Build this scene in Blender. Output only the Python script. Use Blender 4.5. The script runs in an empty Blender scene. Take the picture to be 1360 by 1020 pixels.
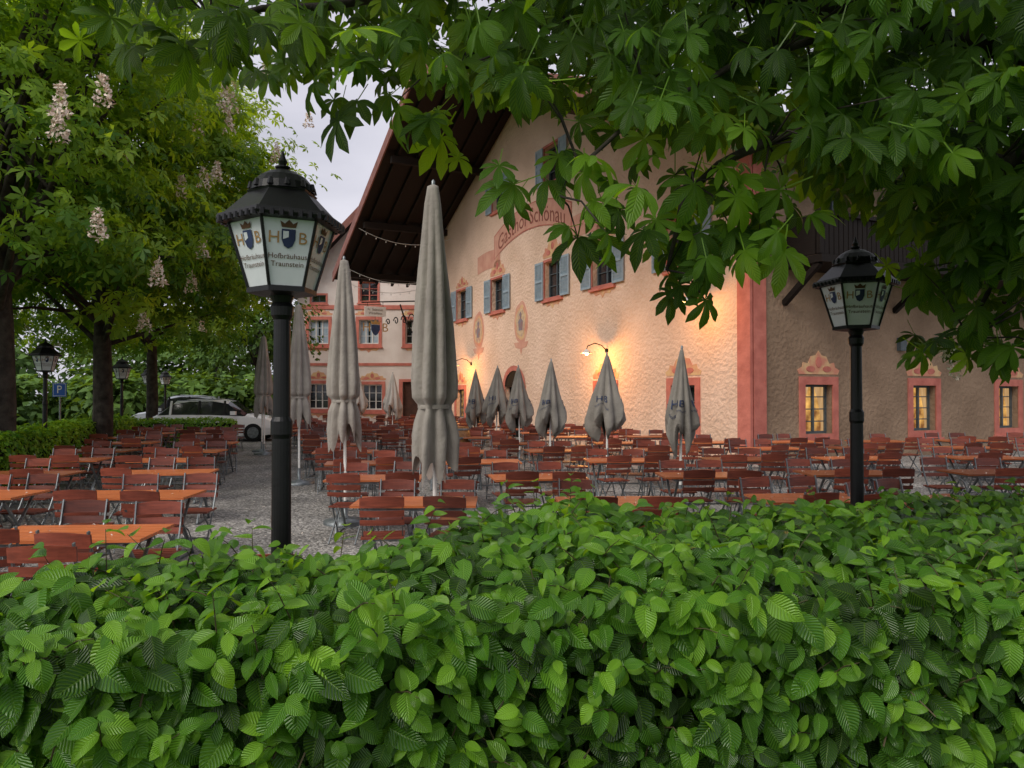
import bpy, math, random
import numpy as np
from mathutils import Vector, Matrix
rng=np.random.default_rng(7); random.seed(7)
D=bpy.data; SC=bpy.context.scene; COL=SC.collection

# ------------------------------------------------------------------ materials
def newmat(name):
    m=D.materials.new(name); m.use_nodes=True; nt=m.node_tree
    return m,nt,nt.nodes['Principled BSDF'],nt.nodes['Material Output']
def mat(name,c1,c2=None,rough=.7,scale=5,bump=0.0,bscale=None,metal=0,spec=.3,detail=6,contrast=(.35,.65),dist=.02):
    m,nt,b,o=newmat(name); L=nt.links
    c2=c2 or tuple(x*.7 for x in c1)
    tc=nt.nodes.new('ShaderNodeTexCoord')
    n=nt.nodes.new('ShaderNodeTexNoise'); n.inputs['Scale'].default_value=scale; n.inputs['Detail'].default_value=detail
    L.new(tc.outputs['Object'],n.inputs['Vector'])
    r=nt.nodes.new('ShaderNodeValToRGB'); r.color_ramp.elements[0].position=contrast[0]; r.color_ramp.elements[1].position=contrast[1]
    r.color_ramp.elements[0].color=(*c2,1); r.color_ramp.elements[1].color=(*c1,1)
    L.new(n.outputs['Fac'],r.inputs['Fac']); L.new(r.outputs['Color'],b.inputs['Base Color'])
    b.inputs['Roughness'].default_value=rough; b.inputs['Metallic'].default_value=metal
    b.inputs['Specular IOR Level'].default_value=spec
    if bump>0:
        n2=nt.nodes.new('ShaderNodeTexNoise'); n2.inputs['Scale'].default_value=bscale or scale*4; n2.inputs['Detail'].default_value=6
        L.new(tc.outputs['Object'],n2.inputs['Vector'])
        bp=nt.nodes.new('ShaderNodeBump'); bp.inputs['Strength'].default_value=bump; bp.inputs['Distance'].default_value=dist
        L.new(n2.outputs['Fac'],bp.inputs['Height']); L.new(bp.outputs['Normal'],b.inputs['Normal'])
    return m
def wood(name,c1,c2,rough=.45,spec=.4):
    m,nt,b,o=newmat(name); L=nt.links
    tc=nt.nodes.new('ShaderNodeTexCoord'); mp=nt.nodes.new('ShaderNodeMapping'); mp.inputs['Scale'].default_value=(2,30,30)
    L.new(tc.outputs['Object'],mp.inputs['Vector'])
    n=nt.nodes.new('ShaderNodeTexNoise'); n.inputs['Scale'].default_value=1.5; n.inputs['Detail'].default_value=5
    L.new(mp.outputs['Vector'],n.inputs['Vector'])
    oi=nt.nodes.new('ShaderNodeObjectInfo')
    r=nt.nodes.new('ShaderNodeValToRGB'); r.color_ramp.elements[0].position=.3; r.color_ramp.elements[1].position=.7
    r.color_ramp.elements[0].color=(*c2,1); r.color_ramp.elements[1].color=(*c1,1)
    L.new(n.outputs['Fac'],r.inputs['Fac'])
    hs=nt.nodes.new('ShaderNodeHueSaturation')
    mr=nt.nodes.new('ShaderNodeMapRange'); mr.inputs['To Min'].default_value=.5; mr.inputs['To Max'].default_value=1.4
    L.new(oi.outputs['Random'],mr.inputs['Value']); L.new(mr.outputs['Result'],hs.inputs['Value'])
    L.new(r.outputs['Color'],hs.inputs['Color']); L.new(hs.outputs['Color'],b.inputs['Base Color'])
    b.inputs['Roughness'].default_value=rough; b.inputs['Specular IOR Level'].default_value=spec
    bp=nt.nodes.new('ShaderNodeBump'); bp.inputs['Strength'].default_value=.25; bp.inputs['Distance'].default_value=.004
    L.new(n.outputs['Fac'],bp.inputs['Height']); L.new(bp.outputs['Normal'],b.inputs['Normal'])
    return m
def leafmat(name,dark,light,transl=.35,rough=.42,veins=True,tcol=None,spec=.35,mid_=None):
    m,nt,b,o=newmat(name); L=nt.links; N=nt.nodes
    at=N.new('ShaderNodeAttribute'); at.attribute_name='tone'
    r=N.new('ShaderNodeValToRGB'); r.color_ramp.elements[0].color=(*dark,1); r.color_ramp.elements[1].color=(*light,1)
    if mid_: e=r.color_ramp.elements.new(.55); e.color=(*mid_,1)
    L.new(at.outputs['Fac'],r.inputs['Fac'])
    col=r.outputs['Color']
    if veins:
        uv=N.new('ShaderNodeUVMap'); sp=N.new('ShaderNodeSeparateXYZ'); L.new(uv.outputs['UV'],sp.inputs['Vector'])
        def M(op,a,b_=None):
            n=N.new('ShaderNodeMath'); n.operation=op
            for i,x in enumerate((a,b_)):
                if x is None: continue
                if isinstance(x,(int,float)): n.inputs[i].default_value=x
                else: L.new(x,n.inputs[i])
            return n.outputs[0]
        a=M('ABSOLUTE',M('MULTIPLY',M('SUBTRACT',sp.outputs['X'],.5),2.0))
        ph=M('SUBTRACT',M('MULTIPLY',sp.outputs['Y'],75.0),M('MULTIPLY',a,17.0))
        s=M('SINE',ph)
        s2=M('POWER',M('ADD',M('MULTIPLY',s,.5),.5),.5)
        mid=M('MINIMUM',M('MULTIPLY',a,9.0),1.0)
        h=M('MULTIPLY',s2,mid)
        bp=N.new('ShaderNodeBump'); bp.inputs['Strength'].default_value=.7; bp.inputs['Distance'].default_value=.005
        L.new(h,bp.inputs['Height']); L.new(bp.outputs['Normal'],b.inputs['Normal'])
        mx=N.new('ShaderNodeMix'); mx.data_type='RGBA'
        mx.inputs['B'].default_value=(light[0]*1.4,light[1]*1.2,light[2]*1.4,1)
        L.new(M('MULTIPLY',M('SUBTRACT',1.0,h),.22),mx.inputs['Factor']); L.new(col,mx.inputs['A']); col=mx.outputs['Result']
    L.new(col,b.inputs['Base Color']); b.inputs['Roughness'].default_value=rough; b.inputs['Specular IOR Level'].default_value=spec
    t=N.new('ShaderNodeBsdfTranslucent')
    hs=N.new('ShaderNodeMix'); hs.data_type='RGBA'; hs.blend_type='MULTIPLY'; hs.inputs['Factor'].default_value=1
    tcol=tcol or (2.4,1.9,.6)
    hs.inputs['B'].default_value=(*tcol,1); L.new(col,hs.inputs['A']); L.new(hs.outputs['Result'],t.inputs['Color'])
    ms=N.new('ShaderNodeMixShader'); ms.inputs['Fac'].default_value=transl
    L.new(b.outputs[0],ms.inputs[1]); L.new(t.outputs[0],ms.inputs[2]); L.new(ms.outputs[0],o.inputs['Surface'])
    return m
def emis(name,c1,c2,strength,scale=3,pos=(.42,.66),stretch=(1,1,1)):
    m,nt,b,o=newmat(name); L=nt.links
    tc=nt.nodes.new('ShaderNodeTexCoord'); n=nt.nodes.new('ShaderNodeTexNoise'); n.inputs['Scale'].default_value=scale; n.inputs['Detail'].default_value=4
    mp=nt.nodes.new('ShaderNodeMapping'); mp.inputs['Scale'].default_value=stretch
    L.new(tc.outputs['Object'],mp.inputs['Vector']); L.new(mp.outputs[0],n.inputs['Vector'])
    r=nt.nodes.new('ShaderNodeValToRGB'); r.color_ramp.elements[0].position=pos[0]; r.color_ramp.elements[1].position=pos[1]
    r.color_ramp.elements[0].color=(*c2,1); r.color_ramp.elements[1].color=(*c1,1)
    L.new(n.outputs['Fac'],r.inputs['Fac']); L.new(r.outputs['Color'],b.inputs['Emission Color'])
    b.inputs['Emission Strength'].default_value=strength; b.inputs['Base Color'].default_value=(.03,.02,.015,1); b.inputs['Roughness'].default_value=.1
    return m

# ------------------------------------------------------------------ mesh builder
class MB:
    def __init__(s): s.v=[]; s.f=[]; s.m=[]
    def add(s,vs,fs,m=0):
        o=len(s.v); s.v+=[tuple(v) for v in vs]; s.f+=[tuple(i+o for i in f) for f in fs]; s.m+=[m]*len(fs)
    def box(s,x0,x1,y0,y1,z0,z1,m=0,P=None):
        c=[(x0,y0,z0),(x1,y0,z0),(x1,y1,z0),(x0,y1,z0),(x0,y0,z1),(x1,y0,z1),(x1,y1,z1),(x0,y1,z1)]
        if P: c=[P(*q) for q in c]
        s.add(c,[(0,3,2,1),(4,5,6,7),(0,1,5,4),(1,2,6,5),(2,3,7,6),(3,0,4,7)],m)
    def bar(s,p0,p1,w,t,m=0,up=(0,0,1)):
        p0=Vector(p0);p1=Vector(p1);d=(p1-p0).normalized();u=Vector(up)
        if abs(d.dot(u))>.98:u=Vector((0,1,0))
        a=d.cross(u).normalized()*w/2;b=a.cross(d).normalized()*t/2
        c=[p0-a-b,p0+a-b,p0+a+b,p0-a+b,p1-a-b,p1+a-b,p1+a+b,p1-a+b]
        s.add(c,[(0,3,2,1),(4,5,6,7),(0,1,5,4),(1,2,6,5),(2,3,7,6),(3,0,4,7)],m)
    def cyl(s,p0,p1,r0,r1=None,n=8,m=0):
        r1=r0 if r1 is None else r1
        p0=Vector(p0);p1=Vector(p1);d=(p1-p0).normalized();u=Vector((0,0,1)) if abs(d.z)<.9 else Vector((1,0,0))
        a=d.cross(u).normalized();b=a.cross(d)
        vs=[];
        for p,r in((p0,r0),(p1,r1)):
            for i in range(n):
                t=2*math.pi*i/n; vs.append(p+(a*math.cos(t)+b*math.sin(t))*r)
        fs=[(i,(i+1)%n,n+(i+1)%n,n+i) for i in range(n)]+[tuple(range(n)),tuple(range(2*n-1,n-1,-1))]
        s.add(vs,fs,m)
    def tube(s,pts,rs,n=8,m=0):
        pts=[Vector(p) for p in pts]; vs=[];fs=[]
        for k,p in enumerate(pts):
            d=(pts[min(k+1,len(pts)-1)]-pts[max(k-1,0)]).normalized(); u=Vector((0,0,1)) if abs(d.z)<.85 else Vector((1,0,0))
            a=d.cross(u).normalized();b=a.cross(d); r=rs[k] if hasattr(rs,'__len__') else rs
            for i in range(n):
                t=2*math.pi*i/n; vs.append(p+(a*math.cos(t)+b*math.sin(t))*r)
        for k in range(len(pts)-1):
            for i in range(n): fs.append((k*n+i,k*n+(i+1)%n,(k+1)*n+(i+1)%n,(k+1)*n+i))
        s.add(vs,fs,m)
    def lathe(s,prof,n=24,m=0,c=(0,0),rf=None,phase=0,cap=False):
        vs=[];fs=[]
        for (r,z) in prof:
            for i in range(n):
                t=2*math.pi*i/n+phase; rr,zz=(r,z) if rf is None else rf(r,z,t)
                vs.append((c[0]+rr*math.cos(t),c[1]+rr*math.sin(t),zz))
        for k in range(len(prof)-1):
            for i in range(n): fs.append((k*n+i,k*n+(i+1)%n,(k+1)*n+(i+1)%n,(k+1)*n+i))
        if cap: fs.append(tuple(range((len(prof)-1)*n,len(prof)*n))); fs.append(tuple(range(n-1,-1,-1)))
        s.add(vs,fs,m)
    def poly(s,P,pts,o0,o1,m=0):
        n=len(pts); vs=[P(t,o0,z) for t,z in pts]+[P(t,o1,z) for t,z in pts]
        s.add(vs,[tuple(range(n,2*n)),tuple(range(n-1,-1,-1))]+[(i,(i+1)%n,n+(i+1)%n,n+i) for i in range(n)],m)
    def mesh(s,name,mats,smooth=False):
        me=D.meshes.new(name); me.from_pydata(s.v,[],s.f); 
        for m in mats: me.materials.append(m)
        me.polygons.foreach_set('material_index',s.m)
        if smooth: me.polygons.foreach_set('use_smooth',[True]*len(s.f))
        me.update(); return me
    def build(s,name,mats,parent=None,smooth=False,bevel=0):
        o=D.objects.new(name,s.mesh(name,mats,smooth)); COL.objects.link(o)
        if parent: o.parent=parent
        if bevel:
            b=o.modifiers.new('b','BEVEL'); b.width=bevel; b.segments=2; b.limit_method='ANGLE'
        return o
def empty(name,loc=(0,0,0),rz=0):
    e=D.objects.new(name,None); COL.objects.link(e); e.location=loc; e.rotation_euler=(0,0,rz); e.empty_display_size=.3; return e
_tc={}
def text_geo(s,size,res=3):
    k=(s,size)
    if k in _tc: return _tc[k]
    cu=D.curves.new('t','FONT'); cu.body=s; cu.size=size; cu.align_x='CENTER'; cu.align_y='CENTER'; cu.resolution_u=res
    ob=D.objects.new('t',cu); COL.objects.link(ob); bpy.context.view_layer.update()
    me=D.meshes.new_from_object(ob.evaluated_get(bpy.context.evaluated_depsgraph_get()))
    v=[tuple(x.co) for x in me.vertices]; f=[tuple(p.vertices) for p in me.polygons]
    D.objects.remove(ob); D.meshes.remove(me); _tc[k]=(v,f); return v,f

# ------------------------------------------------------------------ leaf instancing
def leaf_tpl(st=7,fold=.35,droop=.35,wmax=.27,obov=False,curl=0):
    V=[];U=[]
    for k in range(st+1):
        s=k/st
        w=wmax*(math.sin(math.pi*s**.75)**.75 if 0<s<1 else .0)+.004
        if obov: w=wmax*(s**1.2*(1-s)**.55)*2.35+.01
        for sx in(-1,0,1):
            V.append((sx*w+curl*s*s,s-droop*s*s*.25,fold*w*abs(sx)-droop*s*s)); U.append((.5+.5*sx,s))
    F=[]
    for k in range(st):
        for j in(0,1): a=k*3+j; F.append((a,a+1,a+4,a+3))
    return np.array(V),np.array(F),np.array(U)
def chestnut_tpl(st=5,droop=.45,spread=1.0,seed=0):
    r=np.random.default_rng(seed); V=[];F=[];U=[];o=0
    for a,l in((-132,.6),(-86,.8),(-42,1.0),(0,1.12),(42,1.0),(86,.8),(132,.6)):
        v,f,u=leaf_tpl(st,.35,droop*r.uniform(.5,1.5),.205,True)
        a=math.radians(a*spread+r.uniform(-8,8)); c,s=math.cos(a),math.sin(a); v=v*l*.6
        V.append(np.stack([v[:,0]*c+v[:,1]*s,-v[:,0]*s+v[:,1]*c,v[:,2]],1)); F.append(f+o); U.append(u); o+=len(v)
    V.append(np.array([(-.012,-.5,.1),(.012,-.5,.1),(.012,.02,0),(-.012,.02,0)])); F.append(np.array([[0,1,2,3]])+o); U.append(np.array([(.5,0)]*4))
    return np.vstack(V),np.vstack(F),np.vstack(U)
def chestnut_low(droop=.3):
    V=[];F=[];U=[];o=0
    for a,l in((-110,.6),(-55,.85),(0,1),(55,.85),(110,.6)):
        a=math.radians(a); c,s=math.cos(a),math.sin(a)
        v=np.array([(0,0,0),(-.2,.62,-.05),(0,1,-droop),(.2,.62,-.05)])*l*.62
        V.append(np.stack([v[:,0]*c+v[:,1]*s,-v[:,0]*s+v[:,1]*c,v[:,2]],1)); F.append(np.array([[0,3,2,1]])+o); U.append(np.array([(.5,0),(0,.6),(.5,1),(1,.6)])); o+=4
    return np.vstack(V),np.vstack(F),np.vstack(U)
def quad_leaf():
    V=np.array([(0,0,0),(.3,.45,.08),(0,1,-.15),(-.3,.45,.08)]); return V,np.array([[0,1,2,3]]),np.array([(.5,0),(1,.5),(.5,1),(0,.5)])
def frames(nrm,tip):
    nrm=nrm/np.linalg.norm(nrm,axis=1,keepdims=True)
    t=tip-(tip*nrm).sum(1,keepdims=True)*nrm; t/=np.linalg.norm(t,axis=1,keepdims=True)+1e-9
    x=np.cross(t,nrm); return np.stack([x,t,nrm],2)
def scatter(name,tpls,pos,R,sc,tone,material,parent=None,smooth=True):
    N=len(pos); pick=rng.integers(0,len(tpls),N); Vs=[];Fs=[];Us=[];Rs=[];o=0
    for i,(tv,tf,tu) in enumerate(tpls):
        k=np.where(pick==i)[0]
        if len(k)==0: continue
        n=len(tv)
        V=(np.einsum('nij,kj->nki',R[k],tv)*sc[k][:,None,None]+pos[k][:,None,:]).reshape(-1,3)
        F=(tf[None]+(np.arange(len(k))*n)[:,None,None]).reshape(-1,4)+o; o+=len(V)
        Vs.append(V);Fs.append(F);Us.append(np.tile(tu,(len(k),1)));Rs.append(np.repeat(tone[k],n))
    V=np.vstack(Vs);F=np.vstack(Fs);U=np.vstack(Us);Rn=np.concatenate(Rs)
    me=D.meshes.new(name); me.vertices.add(len(V)); me.vertices.foreach_set('co',V.astype(np.float32).ravel())
    me.loops.add(F.size); me.loops.foreach_set('vertex_index',F.astype(np.int32).ravel())
    me.polygons.add(len(F)); me.polygons.foreach_set('loop_start',np.arange(0,F.size,4,dtype=np.int32))
    me.update(calc_edges=True)
    if smooth: me.polygons.foreach_set('use_smooth',np.ones(len(F),dtype=bool))
    uvl=me.uv_layers.new(name='UVMap'); uvl.data.foreach_set('uv',U[F.ravel()].astype(np.float32).ravel())
    a=me.attributes.new('tone','FLOAT','POINT'); a.data.foreach_set('value',Rn.astype(np.float32))
    me.materials.append(material); ob=D.objects.new(name,me); COL.objects.link(ob)
    if parent: ob.parent=parent
    return ob
def lump(p,f=1.0):
    x,y,z=p[:,0]*f,p[:,1]*f,p[:,2]*f
    return (np.sin(x*2.1+1.3*y)+np.sin(y*2.7-z*1.9+1)+np.sin(z*3.1+x*1.7+2)+np.sin(x*5.3+z*4.1)*.5+np.sin(y*6.1+x*3.3)*.5)/4

# materials
M_hedge=leafmat('hornbeam_leaf',(.008,.038,.005),(.21,.43,.030),.32,.30,spec=.55,mid_=(.062,.20,.014))
M_chest=leafmat('chestnut_leaf',(.014,.05,.007),(.18,.36,.022),.5,.42,mid_=(.05,.14,.012))
M_chest2=leafmat('chestnut_leaf_light',(.05,.14,.014),(.33,.52,.05),.48,.5,False)
M_far=leafmat('distant_leaf',(.035,.08,.018),(.14,.26,.045),.25,.7,False)
M_hsmall=leafmat('hedge_leaf_small',(.05,.16,.014),(.27,.48,.05),.35,.5,False)
M_core=mat('hedge_shade_core',(.006,.014,.004),(.003,.006,.002),.95,20)  # near-black filler, painted as the shade between the leaves
M_bark=mat('bark',(.06,.05,.04),(.02,.016,.013),.9,6,1.0,25)
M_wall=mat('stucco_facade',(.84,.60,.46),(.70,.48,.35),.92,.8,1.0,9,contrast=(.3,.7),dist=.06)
M_wall_shaded=mat('stucco_side_shaded',(.34,.235,.155),(.23,.155,.10),.92,.9,1.0,9,contrast=(.3,.7),dist=.05)  # darker copy of the facade stucco; side wall's shade is in the colour
M_wallw=mat('stucco_cream',(.80,.71,.65),(.68,.58,.52),.9,1.2,.5,14)
M_pink=mat('pink_trim',(.60,.20,.15),(.46,.14,.105),.85,3,.5,14)
M_fresco=mat('fresco_paint',(.62,.26,.17),(.68,.46,.24),.9,3,contrast=(.4,.6))
M_ban=mat('fresco_banner',(.66,.36,.26),(.58,.27,.20),.9,2.5)
M_redtext=mat('fresco_text',(.32,.11,.08),(.22,.07,.05),.9,6)
M_glass=mat('dark_glass',(.015,.018,.022),(.03,.03,.035),.06,2,spec=.8)
M_frame=mat('window_frame_grey',(.10,.12,.13),(.07,.09,.1),.5,8)
M_white=mat('white_paint',(.7,.68,.64),(.6,.58,.55),.5,8)
M_shut=mat('shutter_bluegrey',(.34,.42,.48),(.27,.34,.40),.6,6)
M_lit=emis('lit_window',(1,.55,.14),(.20,.075,.02),1.0,3.2,(.35,.72))
M_litdim=emis('lit_window_dim',(.9,.5,.15),(.05,.02,.01),.5,5)
M_curt=emis('lit_curtain',(.95,.60,.28),(.50,.26,.09),.65,14,(.3,.7),(1,1,.1))
M_dwood=wood('dark_wood',(.018,.012,.009),(.008,.006,.005),.7,.2)
M_tile=mat('roof_tile',(.16,.06,.04),(.09,.035,.025),.8,6,.5,20)
M_verge=mat('verge_board',(.25,.10,.08),(.17,.07,.055),.7,4)
M_bm=mat('black_metal',(.005,.005,.0055),(.004,.004,.0045),.42,14,.05,40,metal=.0,spec=.35)
M_gm=mat('galvanised_metal',(.26,.28,.29),(.16,.18,.19),.42,20,metal=.6)
M_slat=wood('chair_slat',(.26,.062,.036),(.13,.032,.02),.36,.45)
M_table=wood('table_slat',(.58,.18,.06),(.34,.09,.032),.34,.45)
M_canvas=mat('parasol_canvas',(.35,.32,.28),(.25,.225,.20),.9,3,.35,30)
M_canvasd=mat('parasol_canvas_dark',(.26,.24,.21),(.17,.158,.14),.9,3,.35,30)
M_canvasw=mat('parasol_canvas_pale',(.5,.46,.42),(.4,.37,.34),.9,3,.35,30)
M_print=mat('dark_print',(.03,.05,.12),(.02,.03,.07),.7,5)
M_gold=mat('gold_print',(.42,.24,.08),(.3,.17,.06),.6,20)
M_brown=mat('brown_print',(.12,.06,.025),(.08,.04,.02),.7,20)
M_opal=mat('opal_glass',(.70,.73,.74),(.60,.64,.65),.18,5,spec=.6)
M_flower=mat('flower_cream',(.85,.78,.66),(.75,.56,.48),.8,30)
M_petal=mat('petal',(.75,.66,.58),(.6,.5,.42),.8,30)

# ------------------------------------------------------------------ ground
def ground():
    m,nt,b,o=newmat('gravel'); L=nt.links;N=nt.nodes
    tc=N.new('ShaderNodeTexCoord')
    v=N.new('ShaderNodeTexVoronoi'); v.inputs['Scale'].default_value=38; L.new(tc.outputs['Object'],v.inputs['Vector'])
    n=N.new('ShaderNodeTexNoise'); n.inputs['Scale'].default_value=.7; n.inputs['Detail'].default_value=5; L.new(tc.outputs['Object'],n.inputs['Vector'])
    sp=N.new('ShaderNodeSeparateColor'); L.new(v.outputs['Color'],sp.inputs['Color'])
    r=N.new('ShaderNodeValToRGB'); r.color_ramp.elements[0].color=(.08,.075,.07,1); r.color_ramp.elements[1].color=(.50,.475,.44,1); r.color_ramp.elements[1].position=1
    e=r.color_ramp.elements.new(.6); e.color=(.27,.255,.235,1)
    L.new(sp.outputs[0],r.inputs['Fac'])
    r2=N.new('ShaderNodeValToRGB'); r2.color_ramp.elements[0].color=(.6,.6,.6,1); r2.color_ramp.elements[1].color=(1.2,1.2,1.2,1); r2.color_ramp.elements[0].position=.35; r2.color_ramp.elements[1].position=.65
    L.new(n.outputs['Fac'],r2.inputs['Fac'])
    mx=N.new('ShaderNodeMix'); mx.data_type='RGBA'; mx.blend_type='MULTIPLY'; mx.inputs['Factor'].default_value=1
    L.new(r.outputs['Color'],mx.inputs['A']); L.new(r2.outputs['Color'],mx.inputs['B']); L.new(mx.outputs['Result'],b.inputs['Base Color'])
    b.inputs['Roughness'].default_value=.75
    bp=N.new('ShaderNodeBump'); bp.inputs['Strength'].default_value=1; bp.inputs['Distance'].default_value=.015; bp.invert=True
    L.new(v.outputs['Distance'],bp.inputs['Height']); L.new(bp.outputs['Normal'],b.inputs['Normal'])
    g=mat('grass_ground',(.06,.12,.025),(.035,.08,.018),.95,2,.5,40)
    a=mat('asphalt',(.06,.06,.062),(.045,.045,.047),.85,8,.3,80)
    mb=MB(); mb.add([(-600,-600,0),(600,-600,0),(600,900,0),(-600,900,0)],[(0,1,2,3)]); mb.build('ground',[g])
    mb=MB(); mb.add([(-7,3,.004),(16,3,.004),(26,14,.004),(26,45,.004),(-16,45,.004),(-16,27,.004),(-9.5,16,.004)],[tuple(range(7))]); mb.build('gravel_courtyard',[m])
    mb=MB(); mb.add([(-60,29,.008),(-9,27,.008),(-9,39,.008),(-60,39,.008)],[(0,1,2,3)]); mb.build('road',[a])
ground()

# ------------------------------------------------------------------ wall / window kit
def wall(mb,P,t0,t1,ztop,roof,ops,m=0,depth=.24,step=.3):
    tb=set(np.round(np.arange(t0,t1,step),3))|{t0,t1}; zb={0,ztop}|set(np.round(np.arange(1,ztop,1.0),3))
    for (a,b,c,d) in ops: tb|={round(a,3),round(b,3)}; zb|={round(c,3),round(d,3)}
    tb=sorted(tb); zb=sorted(zb); vs=[];fs=[]
    for i in range(len(tb)-1):
        for k in range(len(zb)-1):
            a,b=tb[i],tb[i+1]; c,d=zb[k],zb[k+1]; tm,zm=(a+b)/2,(c+d)/2
            if any(o[0]<tm<o[1] and o[2]<zm<o[3] for o in ops): continue
            q=[(a,min(c,roof(a))),(b,min(c,roof(b))),(b,min(d,roof(b))),(a,min(d,roof(a)))]
            if q[3][1]-q[0][1]<1e-4 and q[2][1]-q[1][1]<1e-4: continue
            n=len(vs); vs+=[P(t,0,z) for t,z in q]; fs.append((n,n+1,n+2,n+3))
    for (a,b,c,d) in ops:
        for (p,q) in(((a,c),(b,c)),((b,c),(b,d)),((b,d),(a,d)),((a,d),(a,c))):
            n=len(vs); vs+=[P(p[0],0,p[1]),P(q[0],0,q[1]),P(q[0],-depth,q[1]),P(p[0],-depth,p[1])]; fs.append((n,n+1,n+2,n+3))
    mb.add(vs,fs,m)
# window mats: 0 glass 1 frame 2 shutter 3 pink 4 fresco 5 lit 6 white 7 dim 8 curtain
WM=[M_glass,M_frame,M_shut,M_pink,M_fresco,M_lit,M_white,M_litdim,M_curt]
def window(mb,P,tc,zc,w,h,shut=True,sur=.13,glass=0,crest=0,frame=1,grid=(2,3),deep=.24):
    t0,t1,z0,z1=tc-w/2,tc+w/2,zc-h/2,zc+h/2
    mb.add([P(t0,-deep,z0),P(t1,-deep,z0),P(t1,-deep,z1),P(t0,-deep,z1)],[(0,1,2,3)],glass)
    if glass==5:
        for sx in(-1,1):
            n=8; e=tc+sx*w/2; vs=[]
            for i in range(n+1):
                f=i/n; zz=z1-f*h; ww=w*(.42-.26*math.sin(f*math.pi*.6)); vs+=[P(e,-deep+.006,zz),P(e-sx*ww,-deep+.006,zz)]
            mb.add(vs,[(2*i,2*i+1,2*i+3,2*i+2) for i in range(n)],8)
    f=.06; a,b=-deep+.01,-deep+.06
    mb.box(t0,t0+f,a,b,z0,z1,frame,P); mb.box(t1-f,t1,a,b,z0,z1,frame,P); mb.box(t0+f,t1-f,a,b,z0,z0+f,frame,P); mb.box(t0+f,t1-f,a,b,z1-f,z1,frame,P)
    for i in range(1,grid[0]): x=t0+w*i/grid[0]; mb.box(x-.03,x+.03,a,b+.01,z0+f,z1-f,frame,P)
    for i in range(1,grid[1]): z=z0+h*i/grid[1]; mb.box(t0+f,t1-f,a+.002,b-.01,z-.014,z+.014,frame,P)
    if sur:
        s=sur; o0,o1=-.02,.03
        mb.box(t0-s,t0,o0,o1,z0-s,z1+s,3,P); mb.box(t1,t1+s,o0,o1,z0-s,z1+s,3,P)
        mb.box(t0,t1,o0,o1,z1,z1+s,3,P); mb.box(t0,t1,o0,o1,z0-s,z0,3,P)
        mb.box(t0-s-.05,t1+s+.05,-.02,.09,z0-s-.07,z0-s,3,P)
    if shut:
        sw=w*.5
        for (c,d) in((t0-sw-.03,t0-.03),(t1+.03,t1+sw+.03)):
            mb.box(c,c+.06,.035,.08,z0-.04,z1+.04,2,P); mb.box(d-.06,d,.035,.08,z0-.04,z1+.04,2,P)
            for z in(z0-.04,zc-.04,z1-.04): mb.box(c+.06,d-.06,.035,.08,z,z+.08,2,P)
            n=12
            for i in range(n):
                z=z0+.04+(h-.06)*i/n
                mb.add([P(c+.06,.04,z),P(d-.06,.04,z),P(d-.06,.07,z+h/n*.8),P(c+.06,.07,z+h/n*.8)],[(0,1,2,3)],2)
            mb.box(c+.05,d-.05,.032,.037,z0,z1,2,P)
    if crest:
        s=sur; W=w/2+s; zt=z1+s+.06; H=crest
        pts=[(-W,0),(W,0),(W*1.08,.18*H),(W*.85,.3*H),(W*.8,.5*H),(W*.55,.45*H),(W*.4,.75*H),(W*.15,.8*H),(0,H),(-W*.15,.8*H),(-W*.4,.75*H),(-W*.55,.45*H),(-W*.8,.5*H),(-W*.85,.3*H),(-W*1.08,.18*H)]
        mb.poly(P,[(tc+x,zt+z) for x,z in pts],.0,.012,4)
        for sx in(-1,1):
            q=[(tc+sx*W*.42+.13*math.cos(i*.7)*1.2,zt+.22*H+.13*H*math.sin(i*.7)) for i in range(9)]
            mb.poly(P,q if sx>0 else q[::-1],.012,.022,3)
        q=[(tc+.1*math.cos(i*.7),zt+.5*H+.14*math.sin(i*.7)) for i in range(9)]; mb.poly(P,q,.012,.024,3)
        zb=z0-s-.08; mb.poly(P,[(tc-W*.8,zb),(tc-W*.6,zb-.14),(tc-W*.2,zb-.1),(tc,zb-.24),(tc+W*.2,zb-.1),(tc+W*.6,zb-.14),(tc+W*.8,zb)],.0,.014,4)

# ------------------------------------------------------------------ main inn
INN=empty('gabled_inn',(5.7,18,0),math.radians(-64))
PG=lambda t,o,z:(t,-o,z)
PS=lambda t,o,z:(o,t,z)
APX,AZ,SL=-12.0,13.3,.43
roofz=lambda u:AZ-SL*abs(u-APX)-.02
gw=[-2.56,-6.45,-9.7,-14.35,-18.2,-22.2]
ops=[];mbw=MB();mbx=MB()
for i,t in enumerate(gw):
    ops.append((t-.6,t+.6,5.15,6.45)); window(mbx,PG,t,5.8,1.2,1.3,crest=.75 if i in(0,1,2,3) else .5,sur=.09)
for t in(-9.75,-14.3): ops.append((t-.55,t+.55,9.3,10.6)); window(mbx,PG,t,9.95,1.1,1.3,sur=.09)
for t,l in((-2.5,0),(-6.3,0),(-18.4,7)):
    ops.append((t-.5,t+.5,.62,1.92)); window(mbx,PG,t,1.27,1.0,1.3,shut=False,sur=.2,glass=l,crest=.6)
ops.append((-13.6,-12.0,0,2.0))
wall(mbw,PG,-24,0,13.3,roofz,ops)
ops2=[]
for t in(2.26,6.3,10.1,14,17.8):
    ops2.append((t-.48,t+.48,.68,1.92)); window(mbx,PS,t,1.3,.96,1.24,shut=False,sur=.2,glass=5,crest=.6,grid=(2,4))
for t in(3,7.5,12,16.5):
    ops2.append((t-.55,t+.55,5.25,6.75)); window(mbx,PS,t,6.0,1.1,1.5,shut=False,sur=.1)
wall(mbw,PS,0,22,8.1,lambda v:8.1,ops2,1)
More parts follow.
